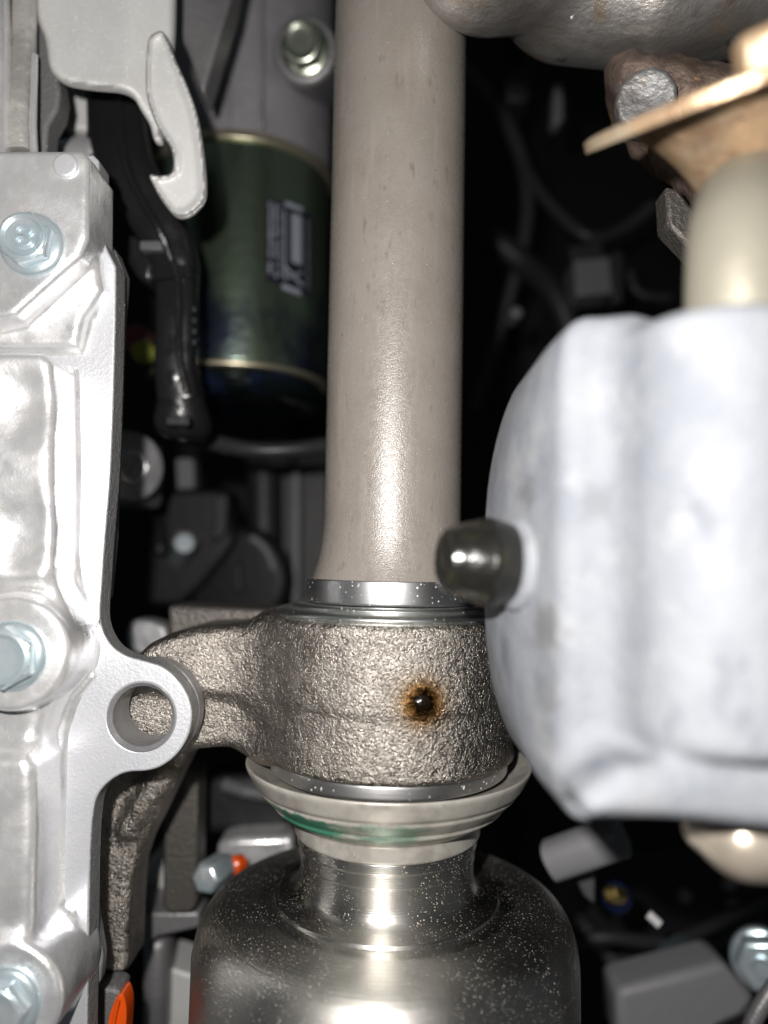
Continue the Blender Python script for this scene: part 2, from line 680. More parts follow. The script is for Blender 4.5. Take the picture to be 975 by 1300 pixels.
M['lightgrey'] = mat('grey_plastic', (.27, .27, .28), 0, .5, bumps=[(200, .0003)])
M['ribgrey'] = mat('warm_grey_casting', (.52, .50, .48), .4, .45, var=[((.38, .365, .35), 70, .4, .65), ((.62, .60, .57), 130, .55, .7)], bumps=[(260, .0006), (1500, .0001)])
M['castgrey'] = mat('grey_cast_housing', (.27, .265, .27), .5, .45, var=[((.20, .195, .20), 40, .4, .7)], bumps=[(400, .0003)])
M['nose'] = mat('starter_nose_casting', (.36, .35, .37), .45, .42, var=[((.28, .27, .285), 40, .4, .7)], bumps=[(400, .0003)])
M['irid'] = mat('green_passivated_zinc', (.33, .43, .31), .95, .25, var=[((.07, .09, .15), 22, .47, .64, (1, 1, .6)), ((.36, .42, .31), 34, .52, .70), ((.17, .11, .12), 26, .66, .8)],
                bumps=[(240, .0002)])
M['rimgold'] = mat('yellow_passivated_edge', (.66, .60, .44), .9, .34)
M['endcap'] = mat('blue_black_cap', (.015, .025, .075), .5, .10, var=[((.008, .012, .012), 40, .40, .52)], bumps=[(120, .0006)])
M['print'] = mat('pale_label_print', (.25, .265, .32), 0, .6)
M['printdim'] = mat('faded_label_print', (.17, .18, .22), 0, .6)
M['labelbase'] = mat('dark_label_film', (.012, .013, .02), 0, .4)


def mount_ext(t, col, rs, ms, nrm):
    for (px, py, Y, r, k) in ((823, 631, .104, .0022, .75), (808, 637, .106, .0016, .6), (665, 625, .135, .004, .5), (690, 800, .128, .006, .6), (690, 880, .128, .005, .4), (668, 690, .135, .003, .4), (760, 640, .123, .004, .3), (705, 930, .128, .004, .35)):
        d = t.math('ADD', t.dist(P(px, py, Y)), t.math('MULTIPLY', t.math('SUBTRACT', t.noise(420, 3), .5), r * 1.6))
        col = t.mix(t.math('MULTIPLY', t.ramp(d, r * .35, r * 1.1, 1, 0), k), col, (.10, .10, .10))
    return col, rs, ms, nrm


M['mount'] = mat('bead_blasted_aluminium', (.25, .262, .285), .0, .7, spec=.3, var=[((.205, .217, .245), 55, .42, .66), ((.28, .29, .305), 90, .5, .7), ((.15, .16, .19), 75, .60, .72, (1, 1, .5)), ((.31, .32, .33), 260, .62, .74)],
                 bumps=[(160, .0005), (900, .0003)], ext=mount_ext)
M['rubber'] = mat('shiny_black_rubber', (.010, .010, .009), 0, .22, var=[((.022, .020, .010), 160, .5, .7)], bumps=[(200, .0005)], spec=.6)
M['pipe'] = mat('beige_oxidised_steel', (.33, .31, .25), .45, .42, var=[((.33, .31, .25), 50, .4, .7)], bumps=[(160, .0003)])
M['rustgold'] = mat('heat_tinted_steel', (.52, .36, .22), .5, .4, var=[((.30, .19, .12), 90, .42, .65), ((.55, .45, .32), 60, .5, .7), ((.16, .09, .06), 200, .6, .72)], bumps=[(300, .0004), (900, .0002)])
M['rust'] = mat('brown_rusty_steel', (.16, .115, .09), .45, .6, var=[((.09, .065, .055), 90, .4, .65), ((.24, .14, .07), 150, .62, .74)], bumps=[(400, .0006), (1400, .0002)])
M['rustgrey'] = mat('weathered_grey_bolt', (.25, .25, .25), .6, .5, var=[((.33, .20, .09), 140, .58, .68), ((.17, .16, .155), 90, .4, .65)], bumps=[(500, .0004)])
M['exhaust'] = mat('warm_grey_heat_shield', (.56, .54, .52), .85, .40, var=[((.36, .335, .31), 36, .4, .64), ((.46, .37, .28), 60, .54, .70), ((.20, .18, .165), 110, .62, .74)], bumps=[(70, .0010), (900, .00018)],
                   specks=[((.75, .74, .7), 500, .75, .78)])
M['brass'] = mat('yellow_brass', (.55, .40, .15), 1, .4)
M['white'] = mat('white_nylon', (.6, .6, .6), 0, .45)
M['orange'] = mat('orange_silicone', (.80, .095, .008), 0, .25, spec=.6)
M['chrome'] = mat('bright_blank_steel', (.62, .56, .47), .6, .34, var=[((.45, .38, .30), 60, .4, .7)])
M['oil'] = mat('dark_oil', (.006, .0035, .0015), 0, .08, spec=.5, bumps=[(900, .0004)])

# ------------------------------------------------------------------ the setting: the dark inside of the engine bay
wallY = .62
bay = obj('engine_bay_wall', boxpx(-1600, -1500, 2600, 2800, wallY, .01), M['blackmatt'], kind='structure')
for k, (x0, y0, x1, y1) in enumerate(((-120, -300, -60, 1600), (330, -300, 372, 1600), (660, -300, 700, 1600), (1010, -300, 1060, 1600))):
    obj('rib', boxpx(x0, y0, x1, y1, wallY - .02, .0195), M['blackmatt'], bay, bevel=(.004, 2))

# ------------------------------------------------------------------ drive shaft with its collar, dust shield and joint
shaft = thing('drive_shaft', (AX, AY, zc(1330, .05)), 'taupe painted drive shaft ending in a dusty turned steel joint cup', 'drive shaft')
O = Vector((AX, AY, 0))
top = P(497, -190, AY).z
prof = [(.0190, top), (.0190, zc(420, .019))] + [(.0190 + .0030 * (k / 24) ** 2.4, zc(640 + 98 * k / 24, .019 + .003 * (k / 24) ** 2.4)) for k in range(25)]
obj('shaft_tube', lathe(prof, O, N=128), M['shaft'], shaft, sharp=50)
obj('collar', lathe(fillet([(.0215, zc(738, .0225)), (.0238, zc(738, .0238)), (.0238, zc(769.5, .0238)), (.0225, zc(771, .0225))], .0005), O, N=128), M['steel'], shaft)
# dust shield: dished rings
dp = fillet([(.0318, zc(1017, .032) - .002), (.0378, zc(1019, .0378)), (.0385, zc(1020.5, .0385)), (.0384, zc(1026, .0384)), (.0362, zc(1045, .0362)), (.0350, zc(1047, .0350)),
             (.0350, zc(1052, .0350)), (.0322, zc(1062, .0322)), (.0312, zc(1063, .0312)), (.0312, zc(1069, .0312)), (.0262, zc(1075, .0262)), (.0250, zc(1076, .0250)), (.0250, zc(1099, .0250)), (.0235, zc(1100, .0235))], .0007)
obj('dust_shield', lathe(dp, O, N=128), M['shield'], shaft, sharp=40)
zr = zc(1203, .030)
cp = fillet([(.0230, zc(1097, .0238)), (.0242, zc(1099, .0242)), (.0242, zc(1112, .0242)), (.0236, zc(1113, .0236)), (.0236, zc(1130, .0236)), (.0233, zc(1131, .0233)), (.0233, zc(1152, .0233))], .0003)
cp += [tuple(p) for p in curve([(.0236, zc(1162, .0236)), (.0245, zc(1174, .0245)), (.0262, zc(1186, .0262)), (.0284, zc(1196, .0284))], 5)]
cp += fillet([(.0290, zr + .0003), (.0299, zr + .0002), (.0301, zr - .0007), (.0308, zr - .0008), (.0340, zr - .0010)], .0003)
cp += [tuple(p) for p in curve([(.0400, zr - .0015), (.0440, zr - .0022), (.0468, zr - .0036), (.0488, zr - .0060), (.0501, zr - .0095), (.0507, zr - .0140), (.0508, zr - .019), (.0508, zr - .075), (.046, zr - .08)], 5)]
obj('joint_cup', lathe(cp, O, N=160), M['cup'], shaft, sharp=60)

# ------------------------------------------------------------------ bearing bracket
zt, zb = zc(797, .033), zc(1001, .0338)
brk = thing('bearing_bracket', (AX, AY, zb), 'rough cast iron bearing bracket clamped round the shaft, oily hole in front', 'bracket')
arm = poly2([(380, 806), (330, 800), (290, 797), (250, 798), (212, 808), (188, 820), (168, 838), (120, 860), (120, 965), (222, 962), (250, 954), (290, 950), (340, 958), (390, 965)], .198)
armu = poly2([(380, 806), (330, 800), (290, 797), (250, 798), (212, 808), (188, 820), (168, 838), (120, 860), (120, 880), (250, 885), (300, 888), (345, 905), (390, 910)], .1965)
leg = poly2([(90, 940), (246, 945), (232, 972), (216, 1004), (196, 1046), (176, 1086), (166, 1120), (162, 1180), (160, 1290), (112, 1290), (112, 1000)], .2125)
rear = poly2([(212, 768), (330, 773), (420, 780), (420, 830), (214, 840)], .222)


def bracket_f(x, y, z):
    t = np.clip((z - zb) / (zt - zb), 0, 1)
    rad = .0338 - .0011 * t
    d = np.hypot(x - AX, y - AY) - rad
    w = np.abs(z - (zt + zb) / 2) - (zt - zb) / 2
    r = .0012
    cyl = np.minimum(np.maximum(d + r, w + r), 0) + np.hypot(np.maximum(d + r, 0), np.maximum(w + r, 0)) - r
    cyl = cyl - .00045 / (1 + np.exp(-(z - zc(908, .033)) / .0004)) - .0002 * np.exp(-((z - zc(908, .033)) / .0007) ** 2)
    a = extr(sd_poly(x, z, arm), y, .1985, .226, .003)
    b = extr(sd_poly(x, z, armu), y, .1962, .224, .003)
    g = extr(sd_poly(x, z, leg), y, .2125, .230, .0025)
    p0, p1 = P(205, 985, .2125), P(162, 1052, .2125)
    rib = capsule(x, y, z, p0, p1, .0042, .0026)
    s = smin(smin(a, b, .002), g, .004)
    s = smin(s, rib, .003)
    s = smin(s, cyl, .013)
    return s


lo = (P(95, 900, .2).x, AY - .0365, P(100, 1270, .2).z)
hi = (AX + .0365, .25, zt + .0075)
obj('casting', solid(bracket_f, lo, hi, .00085), M['iron'], brk, sharp=None)
for p in brk.children:
    p.data.shade_smooth()
obj('rear_lug', prism([(212, 768), (330, 773), (420, 780), (420, 830), (214, 840)], .224, .022), M['iron_dark'], brk, bevel=(.0015, 3))
sp = fillet([(.0235, zc(771, .0242) - .0004), (.0262, zc(772, .0262)), (.0272, zc(774, .0272)), (.0278, zc(776.5, .0278)), (.0276, zc(779, .0276)), (.0290, zc(780, .0290)), (.0308, zc(782, .0308)),
             (.0318, zc(786, .0318)), (.0320, zc(790, .032)), (.0316, zc(792, .0316)), (.0316, zc(799, .0316))], .0005)
obj('seal_plate', lathe(sp, O, N=128), M['seal'], brk)
obj('bearing_ring', lathe(fillet([(.0312, zb + .002), (.0320, zb - .0006), (.0320, zc(1017, .032)), (.0310, zc(1019, .031))], .0004), O, N=128), M['steel'], brk)
# oil standing in the weep hole
hd = (HOLE - Vector((AX, AY, HOLE.z))).normalized()
obj('oil_drop', lathe([(.0024, -.0006), (.0022, .0001), (.0017, .00038), (.0010, .00055), (.0002, .0006)], Vector((AX, AY, HOLE.z)) + hd * .03335, hd, 32), M['oil'], brk, sharp=None)

# ------------------------------------------------------------------ aluminium casing on the left
YF = .183
flange = [(-110, 196), (118, 196), (126, 204), (128, 296), (137, 318), (147, 338), (147, 380), (144, 500), (140, 600), (136, 650), (132, 700), (129, 745), (127, 772), (128, 790), (133, 806), (144, 822),
          (162, 833), (187, 840), (205, 846), (220, 857), (233, 873), (241, 890), (244, 908), (241, 928), (233, 946), (220, 962), (203, 974), (185, 979), (166, 980), (152, 984), (138, 993), (125, 1008), (119, 1027), (115, 1073), (113, 1165), (111, 1300), (109, 1420), (-110, 1420)]
fo = [P(x, y, YF) for x, y in (tuple(p) for p in curve(flange[5:36], 3))]
fo = [P(x, y, YF) for x, y in flange[:5]] + fo + [P(x, y, YF) for x, y in flange[36:]]
hc = P(179.5, 910, YF)
hr = S(37.5, YF)
ho = [hc + Vector((math.cos(2 * math.pi * k / 48) * (hr + .0009), 0, math.sin(2 * math.pi * k / 48) * (hr + .0009))) for k in range(48)]
cas = thing('engine_casing', P(40, 1420, YF), 'bright cast aluminium casing with bolted bosses and a drilled ear', 'casing')
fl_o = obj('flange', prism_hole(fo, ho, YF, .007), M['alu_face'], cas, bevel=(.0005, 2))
fl_o.data.materials.append(M['cast_edge_shade'])
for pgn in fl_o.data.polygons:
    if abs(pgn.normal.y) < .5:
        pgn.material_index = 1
obj('hole_bushing', ringlathe([(hr + .0013, .0001), (hr + .0009, -.00025), (hr, .0008), (hr, .0125), (hr + .0013, .0125)], hc, (0, 1, 0), 64), M['alu_dull'], cas)
ear = [hc + Vector((math.cos(a) * S(64, YF), 0, math.sin(a) * S(67, YF))) for a in [2 * math.pi * k / 64 for k in range(64)]]
ear = [Vector((p.x, YF + .0066, p.z)) for p in ear]
ho2 = [Vector((p.x, YF + .0066, p.z)) for p in ho]
obj('ear_boss', prism_hole(ear, ho2, 0, .0055), M['alu_dull'], cas, bevel=(.0004, 2))

B1 = poly2([(-150, 190), (104, 190), (112, 199), (111, 300), (101, 324), (18, 400), (-150, 440)], .172)
W1 = poly2([(-150, 330), (100, 300), (122, 330), (128, 365), (105, 400), (96, 440), (-150, 440)], .179)
B2 = poly2([(-150, 446), (52, 446), (62, 458), (64, 600), (62, 722), (52, 738), (-150, 738)], .168)
B3 = poly2([(-150, 962), (30, 960), (41, 975), (42, 1050), (39, 1175), (28, 1205), (-150, 1216)], .168)
FI = poly2([(-150, 215), (108, 215), (112, 300), (125, 345), (122, 500), (116, 640), (110, 760), (116, 800), (150, 850), (120, 880), (105, 985), (98, 1050), (95, 1300), (90, 1405), (-150, 1405)], .183)
W2 = poly2([(-150, 728), (62, 728), (80, 768), (86, 800), (84, 850), (-150, 850)], .1705)
W3 = poly2([(-150, 870), (52, 872), (62, 895), (34, 968), (-150, 970)], .1735)
C2, C3 = P(12, 830, .166), P(4, 1272, .166)
BD1 = [P(x, y, .183) for x, y in ((96, 470), (99, 600), (95, 700), (101, 745))]
BD2 = [P(x, y, .183) for x, y in ((118, 858), (92, 888), (80, 930), (78, 1000), (75, 1100), (75, 1150), (80, 1175), (92, 1192), (110, 1212))]


def casing_f(x, y, z):
    slab = extr(sd_poly(x, z, FI), y, .1834, .1895, .0005)
    b1 = extr(sd_poly(x, z, B1), y, .172, .1895, .0014)
    w1 = extr(sd_poly(x, z, W1), y, .1795, .1895, .002)
    b2 = extr(sd_poly(x, z, B2), y, .168, .1895, .0025)
    b3 = extr(sd_poly(x, z, B3), y, .168, .1895, .0025)
    c2 = extr(np.hypot(x - C2.x, z - C2.z) - .0129, y, .1662, .1895, .0016)
    c3 = extr(np.hypot(x - C3.x, z - C3.z) - .0125, y, .1662, .1895, .0016)
    b2 = smax(b2, -(np.sqrt((x - P(6, 505, .16).x) ** 2 + (y - .158) ** 2 + (z - P(6, 505, .16).z) ** 2) - .0125), .004)
    b2 = smax(b2, -(np.sqrt((x - P(2, 675, .16).x) ** 2 + (y - .157) ** 2 + (z - P(2, 675, .16).z) ** 2) - .0135), .004)
    s = smin(slab, b2, .002)
    s = smin(s, b3, .002)
    s = smin(s, extr(sd_poly(x, z, W2), y, .1705, .1895, .002), .003)
    s = smin(s, extr(sd_poly(x, z, W3), y, .1735, .1895, .003), .006)
    s = smin(s, w1, .003)
    s = smin(s, c2, .0025)
    s = smin(s, c3, .004)
    s = smin(s, b1, .0022)
    for bd, rr in ((BD1, .0007), (BD2, .0010)):
        dd = None
        for a, b in zip(bd[:-1], bd[1:]):
            c = capsule(x, y, z, a, b, rr)
            dd = c if dd is None else np.minimum(dd, c)
        s = smin(s, dd, .0008)
    return s


lo = (P(-70, 700, .175).x, .160, P(0, 1400, .183).z)
hi = (P(160, 700, .183).x, .1925, P(0, 185, .172).z + .002)
body = obj('cast_body', solid(casing_f, lo, hi, .0007), M['alu'], cas, sharp=None)
body.data.shade_smooth()


def bolt(parent, c, axis, wr, hx, hh, m, name='flange_bolt', mark=False, turn=.2):
    e1, e2, a = frame(axis)
    w = obj(name, lathe(fillet([(wr, 0), (wr, .0010), (wr * .93, .0016), (hx * .9, .0022)], .0003), c, axis, 48), m, parent)
    V, Fc = lathe([(hx, .0012), (hx, hh * .80), (hx * .93, hh)], c, axis, 6, phase=turn)
    obj('hex_head', (V, Fc), m, w, bevel=(.0003, 2))
    r = hx * .84
    obj('head_top', lathe(fillet([(r, hh - .0004), (r, hh + .0005), (r * .88, hh + .0007), (r * .74, hh + .0001), (r * .3, hh - .0001), (r * .02, hh - .0001)], .0002), c, axis, 40), m, w)
    if mark:
        for s in (-1, 1):
            cc = Vector(c) + a * (hh + .0002) + Vector((.0002, 0, s * .00125))
            V2, F2 = ringlathe([(.0019, 0), (.00182, .0006), (.0012, .0006), (.0011, 0)], cc, axis, 24)
            V2 = [Vector((cc.x + (v.x - cc.x) * 1.15, v.y, cc.z + (v.z - cc.z) * .72)) for v in V2]
            obj('head_mark', (V2, F2), m, w)
    return w


bolt(cas, P(42, 312, .172), (0, -1, 0), .0078, .0066, .0052, M['zinc'], mark=True, turn=.35)
bolt(cas, P(17, 832, .1664), (0, -1, 0), .0078, .0070, .0052, M['zinc'], turn=.5)
bolt(cas, P(8, 1272, .1664), (0, -1, 0), .0078, .0066, .0052, M['zinc'], turn=.1)
obj('dowel_pin', lathe(fillet([(S(17, .172), -.002), (S(17, .172), .0005), (S(14, .172), .0009), (.0002, .0009)], .0003), P(84, 211, .172), (0, -1, 0), 32), M['alu_face'], cas)
# lower rear lip of the mating half, with the dark gap between
lipo = [(x + dx, y) for (x, y), dx in zip([(126, 300), (140, 318), (150, 345), (147, 420), (143, 560), (138, 680), (132, 760), (100, 780), (100, 300)], [6, 6, 6, 4, 3, 3, 2, 0, 0])]
obj('rear_lip', prism([tuple(p) for p in lipo], .191, .006), M['gasket'], cas, bevel=(.0008, 2))
obj('rear_lip', prism([(100, 1020), (121, 1020), (119, 1150), (126, 1190), (130, 1215), (127, 1245), (117, 1262), (114, 1420), (60, 1420), (60, 1020)], .1905, .004), M['alu_dull'], cas, bevel=(.0008, 2))

# ------------------------------------------------------------------ upper left: engine side castings
ribs = thing('engine_block', P(20, 195, .2), 'weathered grey engine side with upright ribs above the bright casing', 'engine')
obj('outer_rib', sweep([P(-8, -60, .195), P(-4, 60, .195), P(-6, 190, .195), P(-6, 240, .195)], [S(18, .195)] * 4, 20, power=3), M['alu'], ribs)
obj('tall_rib', sweep([P(32, -60, .198), P(31, 60, .198), P(27, 120, .198), P(23, 160, .198), P(25, 196, .198)], [S(14, .198), S(14, .198), S(15, .198), S(19, .198), S(18, .198)], 20, power=3), M['ribgrey'], ribs)
obj('bead', sweep([P(44, 70, .197), P(43, 120, .196), P(42, 160, .196), P(44, 200, .196)], [S(4, .197), S(4.5, .197), S(5, .197), S(5, .197)], 12), M['alu'], ribs)
obj('gasket_strip', prism([(44, -20), (58, 20), (62, 60), (72, 92), (76, 118), (72, 140), (60, 160), (56, 230), (46, 230), (47, 110)], .205, .008), M['gasket'], ribs, bevel=(.001, 2))
obj('back_face', prism([(-80, -80), (52, -80), (52, 240), (-80, 240)], .212, .01), M['alu_dull'], ribs, bevel=(.001, 2))

# pale lug behind, seen under the sheet bracket
lug = thing('cast_lug', P(90, 200, .24), 'pale cast lug between the rough gasket strip and the black conduit', 'lug')
obj('lug_face', prism([(70, 60), (125, 60), (125, 165), (78, 163), (80, 135), (86, 110)], .236, .02), M['greypaint'], lug, bevel=(.0015, 3))
obj('lug_foot', solid(lambda x, y, z: smin(capsule(x, y, z, P(60, 205, .24), P(125, 200, .24), .0055, .0075), capsule(x, y, z, P(100, 215, .24), P(125, 175, .24), .0035), .004),
                      tuple(Vector((P(40, 240, .24).x, .225, P(40, 250, .24).z))), tuple(Vector((P(150, 150, .24).x, .255, P(100, 150, .24).z))), .001), M['alu'], lug, sharp=None).data.shade_smooth()

# ------------------------------------------------------------------ grey sheet metal bracket with hooked ear
hk = thing('sheet_bracket', P(150, 275, .2), 'light grey sheet metal bracket with a hooked ear over black conduit', 'bracket')


def sstep(a, b, v):
    t = min(max((v - a) / (b - a), 0), 1)
    return t * t * (3 - 2 * t)


pan = [(36, -60), (42, -10), (46, 22), (56, 48), (60, 76), (66, 92), (84, 105), (118, 111), (150, 114), (168, 122), (178, 138), (190, 158), (196, 178), (205, 180), (205, 170), (206, 150), (212, 120), (218, 80), (221, 40), (222, 0), (223, -60)]
pano = [tuple(p) for p in curve(pan[1:-1], 4)] + [pan[-1], pan[0]]
o = obj('panel', sheet(pano, .2015, lambda x, y, e: .0045 * sstep(156, 222, x + .10 * (y - 60)) - .0012 * sstep(140, 50, x) + .0016 * (1 - min(e / 7, 1)) ** 2, .0016), M['greypaint'], hk, sharp=60)
earo = [(188, 52), (196, 42), (206, 40), (214, 52), (224, 78), (238, 110), (250, 145), (257, 185), (261, 225), (260, 250), (250, 265), (236, 274), (222, 273), (208, 258), (196, 238), (190, 222), (204, 223), (217, 219), (220, 205), (216, 186), (204, 168), (194, 148), (186, 120), (185, 85)]
o = obj('hooked_ear', sheet([tuple(p) for p in curve(earo, 5, True)], .1985, lambda x, y, e: .0017 * sstep(2.5, 13 if x > 225 else 8, e) + .0014 * (1 - min(e / 3.5, 1)) ** 2, .0016, 2.5), M['greypaint'], hk, sharp=60)

# dark diagonal strut beside it
obj('diagonal_strut', prism([(222, -60), (305, -60), (293, 0), (258, 118), (252, 108), (240, 70), (226, 40)], .232, .012), M['castgrey'], bevel=(.0015, 3),
    label='dark grey tapering strut between the sheet bracket and the starter motor', cat='strut')

# ------------------------------------------------------------------ black wiring conduit
con = thing('wiring_conduit', P(228, 545, .24), 'shiny black plastic wiring conduit bending down behind the sheet bracket', 'conduit')
pth = curve([(150, 60, .240), (150, 120, .238), (152, 170, .236), (163, 218, .234), (185, 258, .233), (207, 295, .233), (221, 330, .234), (225, 370, .235), (225, 420, .235), (224, 470, .236), (228, 505, .238)], 6)
rr = np.interp(np.linspace(0, 1, len(pth)), [0, .15, .35, .5, .62, .7, .9, 1], [38, 38, 36, 33, 30, 26, 26, 28])
obj('channel', sweep([P(*p) for p in pth], [S(r, .235) for r in rr], 24, 1, .8, power=3.2), M['black'], con, sharp=50)
p2 = curve([(150, 60, .229), (150, 120, .228), (152, 170, .226), (163, 220, .2245), (182, 258, .224), (202, 292, .224), (218, 330, .2275), (226, 370, .2285), (227, 420, .2285), (229, 460, .229), (238, 500, .231)], 6)
obj('ridge', sweep([P(*p) for p in p2], S(5, .23), 10), M['black'], con, sharp=None)
obj('side_wall', prism([(110, 80), (152, 80), (152, 190), (158, 240), (150, 262), (135, 240), (118, 212), (108, 190)], .233, .02), M['black'], con, bevel=(.001, 2))
obj('clip_block', prism([(160, 295), (190, 300), (198, 325), (192, 360), (172, 352), (160, 330)], .230, .02), M['black'], con, bevel=(.002, 2))
obj('small_tab', boxpx(177, 305, 206, 317, .2255, .004), M['midgrey'], con, bevel=(.0005, 2))
obj('collar_band', sweep([P(222, 346, .234), P(223, 362, .234)], S(29, .235), 24, 1, .85, power=3), M['black'], con)
for k in range(4):
    obj('bump', boxpx(243, 388 + 14 * k, 249, 396 + 14 * k, .228, .004), M['darkgrey'], con, bevel=(.0004, 2))
obj('end_boot', solid(lambda x, y, z: smin(capsule(x, y, z, P(226, 480, .238), P(232, 525, .242), S(28, .238), S(32, .24)), capsule(x, y, z, P(215, 535, .24), P(250, 540, .245), S(18, .24)), .004),
                      tuple(Vector((P(180, 580, .24).x, .224, P(200, 580, .24).z))), tuple(Vector((P(280, 440, .24).x, .262, P(200, 440, .24).z))), .001), M['black'], con, sharp=None).data.shade_smooth()
obj('end_tab', boxpx(210, 528, 240, 540, .229, .004), M['darkgrey'], con, bevel=(.0005, 2))

# ------------------------------------------------------------------ starter motor
SY = .312
SX = P(306, 400, SY).x
SO = Vector((SX, SY, 0))


def zs(py, r):
    return P(306, py, SY - r).z


sm = thing('starter_motor', (SX, SY, zs(520, .03)), 'greenish zinc plated starter motor with small printed label and grey nose', 'starter motor')
rY = .0372
obj('yoke', lathe(fillet([(rY - .001, zs(176, rY)), (rY, zs(178, rY)), (rY, zs(455, rY)), (rY - .001, zs(457, rY))], .0004), SO, N=96), M['irid'], sm)
obj('rim', lathe(fillet([(rY - .001, zs(166, rY)), (rY + .0011, zs(165, rY)), (rY + .0011, zs(176, rY)), (rY - .001, zs(177, rY))], .0006), SO, N=96), M['rimgold'], sm)
obj('nose_housing', lathe([(rY - .0005, zs(-260, rY)), (rY - .0005, zs(160, rY)), (rY - .001, zs(168, rY))], SO, N=96), M['nose'], sm)
for px in (290, 331, 268):
    a = P(px, 0, SY - rY)
    obj('rib', boxpx(px - 3, -250, px + 3, 160, SY - rY - .0012 + (0.0002 if px != 290 else 0), .006), M['nose'], sm, bevel=(.0012, 3))
obj('end_ring', lathe(fillet([(rY - .001, zs(456, rY)), (rY + .0006, zs(457, rY)), (rY + .0006, zs(463, rY)), (rY - .002, zs(464, rY))], .0005), SO, N=96), M['rimgold'], sm)
obj('end_cap', lathe([tuple(p) for p in curve([(rY - .002, zs(463, rY)), (rY - .001, zs(472, rY)), (rY - .0025, zs(484, rY)), (.031, zs(497, .031)), (.024, zs(503, .024)), (.01, zs(505, .01) - .001), (.0005, zs(505, .01) - .001)], 5)], SO, N=96), M['endcap'], sm, sharp=None)
# nose boss and its bolt
bo = P(386, 62, .268)
obj('bolt_boss', lathe(fillet([(.0125, -.03), (.0125, 0), (.011, .0015), (.003, .0015)], .0012), bo + Vector((0, .004, .002)), (-.05, -.8, -.25), 40), M['castgrey'], sm)
bolt(sm, bo + Vector((0, .0035, .002)), (-.05, -.8, -.25), .0098, .0082, .0085, M['zinc_green'], name='hex_bolt', turn=.3)
# printed label, wrapped round the yoke; print runs sideways
def cyl_patch(x0, y0, x1, y1, off):
    V, Fc = [], []
    n = 6
    def surf(px, py):
        d = (P(px, py, 1.0))
        # ray / cylinder hit
        a = d.x ** 2 + d.y ** 2
        b = -2 * (d.x * SX + d.y * SY)
        c = SX ** 2 + SY ** 2 - (rY + off) ** 2
        t = (-b - math.sqrt(max(b * b - 4 * a * c, 0))) / (2 * a)
        return d * t
    for k in range(n + 1):
        px = x0 + (x1 - x0) * k / n
        s = (px - 338) * .38
        V += [surf(px, y0 + s), surf(px, y1 + s)]
    for k in range(n):
        Fc.append((2 * k, 2 * k + 1, 2 * k + 3, 2 * k + 2))
    return V, Fc


lb = obj('label', cyl_patch(338, 250, 395, 356, .0001), M['labelbase'], sm)
obj('print_block', cyl_patch(370, 258, 383, 320, .00025), M['print'], lb)
obj('print_block', cyl_patch(362, 246, 384, 252, .00026), M['print'], lb)
obj('print_block', cyl_patch(358, 352, 382, 359, .00026), M['print'], lb)
obj('print_bar', cyl_patch(360, 258, 362.5, 345, .00026), M['print'], lb)


def stroke(pts, w, off, m):
    (xa, ya), (xb, yb) = pts
    g = cyl_patch(min(xa, xb), 0, max(xa, xb), 1, off)
    n = 6
    V = []
    for k in range(n + 1):
        px = xa + (xb - xa) * k / n
        py = ya + (yb - ya) * k / n
        q = cyl_patch(px, py - w / 2, px + .01, py + w / 2, off)[0]
        V += [q[0], q[1]]
    return V, g[1]


obj('print_stroke', stroke(((362, 330), (384, 345)), 5, .00027, M), M['print'], lb)
obj('print_stroke', stroke(((362, 344), (384, 328)), 4, .00028, M), M['printdim'], lb)
for (x, w, m) in ((340, 5.5, 'print'), (347.5, 5, 'print'), (354, 4, 'printdim'), (389, 3.5, 'printdim')):
    y, row = 254.0, []
    while y < 346:
        L = random.uniform(1.6, 4.2)
        if random.random() < .86:
            row.append(cyl_patch(x + random.uniform(0, w * .3), y, x + w * random.uniform(.8, 1), y + L, .00027))
        y += L + random.uniform(.9, 2.0)
    obj('print_line', join(*row), M[m], lb)

# ------------------------------------------------------------------ things in the dark behind the shaft, left side
def hose(name, pts, r_px, m, label, cat, ribs=0):
    pp = [P(*p) for p in (tuple(q) for q in curve(pts, 16))]
    Y = pts[0][2]
    if ribs:
        d = [0.0]
        for a, b in zip(pp[:-1], pp[1:]):
            d.append(d[-1] + (b - a).length)
        N = ribs * 4
        s = np.linspace(0, d[-1], N)
        A = np.array([tuple(p) for p in pp])
        pp = [Vector((np.interp(q, d, A[:, 0]), np.interp(q, d, A[:, 1]), np.interp(q, d, A[:, 2]))) for q in s]
        rad = [S(r_px, Y) * (1.0 if (i // 2) % 2 else .86) for i in range(N)]
    else:
        rad = S(r_px, Y)
    return obj(name, sweep(pp, rad, 18), m, sharp=30 if ribs else None, label=label, cat=cat)


hose('corrugated_hose', [(225, 548, .285), (265, 560, .28), (320, 571, .278), (380, 570, .28), (440, 560, .285), (520, 540, .29)], 11, M['hose'], 'black corrugated hose running below the starter motor', 'hose', ribs=46)

bs = thing('threaded_boss', P(170, 640, .262), 'dull grey cast boss with a threaded hole behind the casing edge', 'boss')
bc = P(152, 592, .262)
obj('boss_body', lathe(fillet([(.012, -.035), (.0128, -.002), (.0122, .0002), (.0058, .0004)], .0015), bc + Vector((.0045, 0, 0)), (.70, -.70, -.05), 48), M['alu_dull'], bs)
obj('threaded_hole', ringlathe([(.0062, .0002), (.0052, .0007), (.0046, .0003), (.0044, -.004), (.0062, -.004)], bc + Vector((.0045, 0, 0)), (.70, -.70, -.05), 36), M['alu'], bs)
obj('boss_foot', prism([(120, 540), (170, 545), (178, 560), (176, 640), (120, 640)], .268, .03), M['castgrey'], bs, bevel=(.003, 3))

